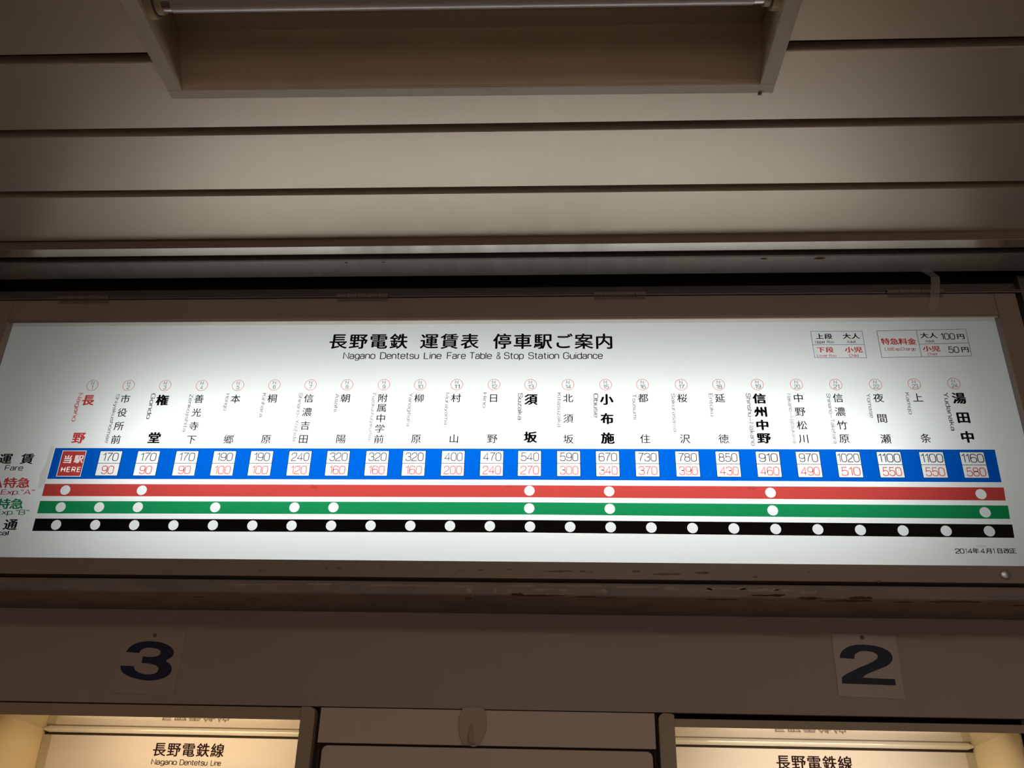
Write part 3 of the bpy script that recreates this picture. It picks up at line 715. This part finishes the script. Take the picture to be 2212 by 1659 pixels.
# ================================================================== NUMBER PLATES
def plate(num, crn, mtp, tr_px, corners, ox, oz, hole, label):
    q = [at(x, y, YW) for x, y in crn]; c = sum(q, Vector())/4
    t = thing('number_plate', (c.x, YW, c.z), label, 'number plate', 'window number plates')
    prof = []
    for i in range(4):     # rounded corners
        p0, p1, p2 = q[i-1], q[i], q[(i+1) % 4]; r = .004
        a = p1+(p0-p1).normalized()*r; b = p1+(p2-p1).normalized()*r
        for k in range(5):
            s = k/4; v = a*(1-s)**2+p1*2*s*(1-s)+b*s*s; prof.append((v.x, v.z))
    MB().prism_xz(prof, YW-.0018, YW).build('plate', mtp, t)
    me = outline_mesh('digit', [smooth_outline(tr_px, corners, ox, oz, 10.37, YW-.002)], YW-.0021)
    place(link('digit', me, 'navy', label='wide navy digit '+num), t)
    h = at(*hole, YW-.002); me = outline_mesh('screw_mark', [disc(h.x, h.z, .0045, 20)], YW-.0021)
    place(link('screw_mark', me, 'mark'), t)
t3 = [(435,605),(520,500),(640,420),(800,375),(960,362),(1150,378),(1330,425),(1460,510),(1508,600),(1490,680),(1430,740),(1335,790),(1335,808),(1410,860),(1450,930),(1458,1000),(1430,1080),(1340,1160),(1200,1215),(1020,1245),(850,1240),(680,1205),(500,1150),(380,1080),(325,1000),(312,910),
 (610,922),(625,980),(680,1040),(780,1085),(900,1108),(1040,1098),(1120,1065),(1165,1000),(1165,960),(1130,920),(1060,890),(950,865),(790,852),(812,700),(900,712),(1020,716),(1130,700),(1195,660),(1212,600),(1180,560),(1100,525),(980,508),(860,520),(780,560),(745,600),(730,628)]
c3 = {0, 11, 12, 25, 26, 38, 39, 51}
plate('3', [(239.6,1496.6),(375.6,1503.3),(403.6,1365.4),(272.4,1362.5)], 'plate3', t3, c3, 230, 1350, (334.6, 1372.7), 'flush clear plate with a dark navy number 3, above the left lit window')
t2 = [(355,740),(365,660),(420,570),(540,490),(700,448),(900,440),(1120,465),(1300,510),(1450,590),(1520,680),(1535,760),(1500,840),(1400,920),(1250,985),(1100,1045),(950,1110),(860,1180),(1590,1215),(1610,1355),(410,1310),(395,1180),(480,1110),(620,1040),(800,950),(960,885),(1110,810),(1190,750),(1205,710),(1170,650),(1080,605),(940,585),(820,592),(740,625),(690,670),(682,760)]
c2 = {0, 16, 17, 18, 19, 20, 34}
plate('2', [(1811.3,1504.3),(1954.8,1510.6),(1933.3,1371.7),(1795.4,1368.8)], 'plate2', t2, c2, 1780, 1350, (1862.4, 1377), 'wrinkled glinting clear plate with a navy number 2, above the right lit window')
# ================================================================== LIT WINDOWS
def window(side, xo0, xo1, xi0, xi1, post, tx0, tx1, lintel_top, lip_y, label, grp):
    """xo: visible opening on the wall plane, xi: inner width; post: (x0,x1) and which corner is rounded"""
    t = thing('ticket_window', ((xi0+xi1)/2, YW+.1, -1.0), label, 'window', grp)
    zb = -.98
    # lintel and posts
    MB().box(xo0-.0, xo1+.0, lip_y, lip_y+.006, -.3515, lintel_top).build('lintel', 'post', t, bevel=.0008)
    a, b, rs = post; r = .012; zt_ = -.3275; pr = []
    if rs > 0: pr = [(a, zb), (b, zb)] + [(b-r+r*math.cos(u*math.pi/2/6), zt_-r+r*math.sin(u*math.pi/2/6)) for u in range(7)] + [(a, zt_)]
    else: pr = [(a, zb), (b, zb), (b, zt_-.003), (b-.004, zt_-.0012)] + [(a+r-r*math.sin(u*math.pi/2/6), zt_-r+r*math.cos(u*math.pi/2/6)) for u in range(7)]
    MB().prism_xz(pr, YW-.011, YW+.012).build('post', 'post', t)
    oa, ob = (-1.13, -1.066) if side == 'left' else (.988, 1.06)
    MB().box(oa, ob, YW-.011, YW+.012, zb, zt_).build('post', 'post', t, bevel=.001)
    # interior
    zbk = -.3665
    MB().prism_yz([(YW+.008, -.3400), (YB+.004, zbk), (YB+.004, zbk+.004), (YW+.008, -.3360)], xi0-.002, xi1+.002).build('soffit', 'soffit', t)
    MB().box(xi0, xi1, YB+.003, YB+.006, zbk-.016, zbk+.002).build('moulding_shadow', 'groove', t)  # dark strip painted in for the shadow under the moulding
    bp = MB().box(xi0, xi1, YB, YB+.003, zb, zbk-.0105).build('back_panel', 'creampanel', t)
    for x in (xi0-.004, xi1): MB().box(x, x+.004, YW+.012, YB+.004, zb, zbk+.03).build('side_panel', 'cream', t)
    MB().box(xi0, xi1, YW+.012, YB, zb-.004, zb).build('sill', 'cream', t)
    cxp = (xi0, xi0+.0195) if side == 'left' else (xi1-.0185, xi1)
    MB().box(cxp[0]+.0008, cxp[1], YB-.003, YB-.0002, zb, zbk-.0105).build('corner_post', 'cornerpost', t)
    q = MB(); e0, e1 = xi0+.001, xi1-.001
    k = 12; cy, cz, rr = YB-.0055, zbk-.0012, .0078
    stn = [(e0, .45), (e0+.014, 1), (e1-.014, 1), (e1, .45)]
    for x, s in stn: q.v += [(x, cy+rr*s*math.cos(2*math.pi*i/k), cz+.003+rr*s*math.sin(2*math.pi*i/k)) for i in range(k)]
    for j in range(3):
        for i in range(k): q.f.append((j*k+i, j*k+(i+1) % k, (j+1)*k+(i+1) % k, (j+1)*k+i))
    q.f += [tuple(range(k)), tuple(range(3*k, 4*k))]
    q.build('moulding', 'moulding', t, smooth=True)
    vs, fs = [], []; n = 5
    for j, ch in enumerate('長野電鉄線'):
        x = tx0+(tx1-tx0)*(j+.5)/n; kanji(vs, fs, ch, x, -.4035, .0272, .0262, YB-.0006, bold=.0006)
    flat('line_name_lettering', vs, fs, 'text', bp)
    vs, fs = [], []; W = tx1-tx0; L = [('Nagano', .03, .37), ('Dentetsu', .42, .79), ('Line', .845, .975)]
    for wd, a_, b_ in L:
        latin(vs, fs, wd, tx0+W*((a_+b_)/2)-.001, -.4335, W*(b_-a_), .0102, YB-.0006, sw=.12)
    flat('line_name_romanization', vs, fs, 'text', bp)
    return t
window('left', -1.066, -.4155, -1.0615, -.402, (-.4155, -.3875, 1), -.8055, -.6415, -.3285, YW-.003, 'warmly lit ticket window under the number 3, at the left', 'lit ticket windows')
window('right', .3215, .988, .306, .9785, (.2905, .3205, -1), .5590, .7215, -.3365, YW+.0, 'warmly lit ticket window under the number 2, at the right', 'lit ticket windows')
# ================================================================== DOOR PANEL BETWEEN THE WINDOWS
dr = thing('access_panel', (-.05, YW, -1.0), 'taupe metal panel door with a hook cover, between the two lit windows', 'door')
MB().box(-.3785, .2835, YW-.003, YW+.010, -.3925, -.3275).build('top_rail', 'door', dr, bevel=.0010)
for a, b in ((-.3785, -.3735), (.2800, .2835)): MB().box(a, b, YW+.002, YW+.010, -.98, -.3930).build('side_rail', 'groove', dr)
mb = MB(); r = .012; zt_ = -.3965; a, b = -.3705, .2775
pr = [(a, -.98), (b, -.98)] + [(b-r+r*math.cos(u*math.pi/12), zt_-r+r*math.sin(u*math.pi/12)) for u in range(7)] + [(a+r-r*math.sin(u*math.pi/12), zt_-r+r*math.cos(u*math.pi/12)) for u in range(7)]
mb.prism_xz(pr, YW+.004, YW+.012).build('inset_panel', 'door', dr, bevel=.0018)
MB().box(-.3865, .2900, YW+.012, YW+.016, -.98, ZSEAM-.001).build('back_plate', 'groove', dr)
# oval cover + hook
ov = [(470,212),(560,192),(700,186),(850,205),(950,245),(1000,400),(1015,580),(990,780),(920,960),(850,1080),(780,1132),(690,1150),(560,1105),(450,1080),(390,940),(350,750),(345,560),(370,400),(420,260)]
lp = smooth_outline(ov, set(), 960, 1510, 11.136, YW-.007)
cv = MB().prism_xz(lp, YW-.0085, YW-.0031).build('hook_cover', 'hookpaint', dr, bevel=.0006)
def hp(x, y, Y): return at(960+x/11.136, 1510+y/11.136, Y)
mb = MB()
pts = [(640,590,.0090,.0007),(632,700,.0130,.0013),(622,820,.0165,.0018),(612,930,.0200,.0022),(625,1020,.0215,.0026),(660,1075,.0170,.0030),(690,1085,.0100,.0030)]
k = 8
for x, y, d, r in pts:
    c = hp(x+10, y, YW-d)
    mb.v += [(c.x+r*1.6*math.cos(2*math.pi*i/k), c.y+r*math.sin(2*math.pi*i/k), c.z) for i in range(k)]
for j in range(len(pts)-1):
    for i in range(k): mb.f.append((j*k+i, j*k+(i+1) % k, (j+1)*k+(i+1) % k, (j+1)*k+i))
mb.f += [tuple(range(k)), tuple(range((len(pts)-1)*k, len(pts)*k))]
place(mb.build('hook', 'hookpaint', None, smooth=True), cv)
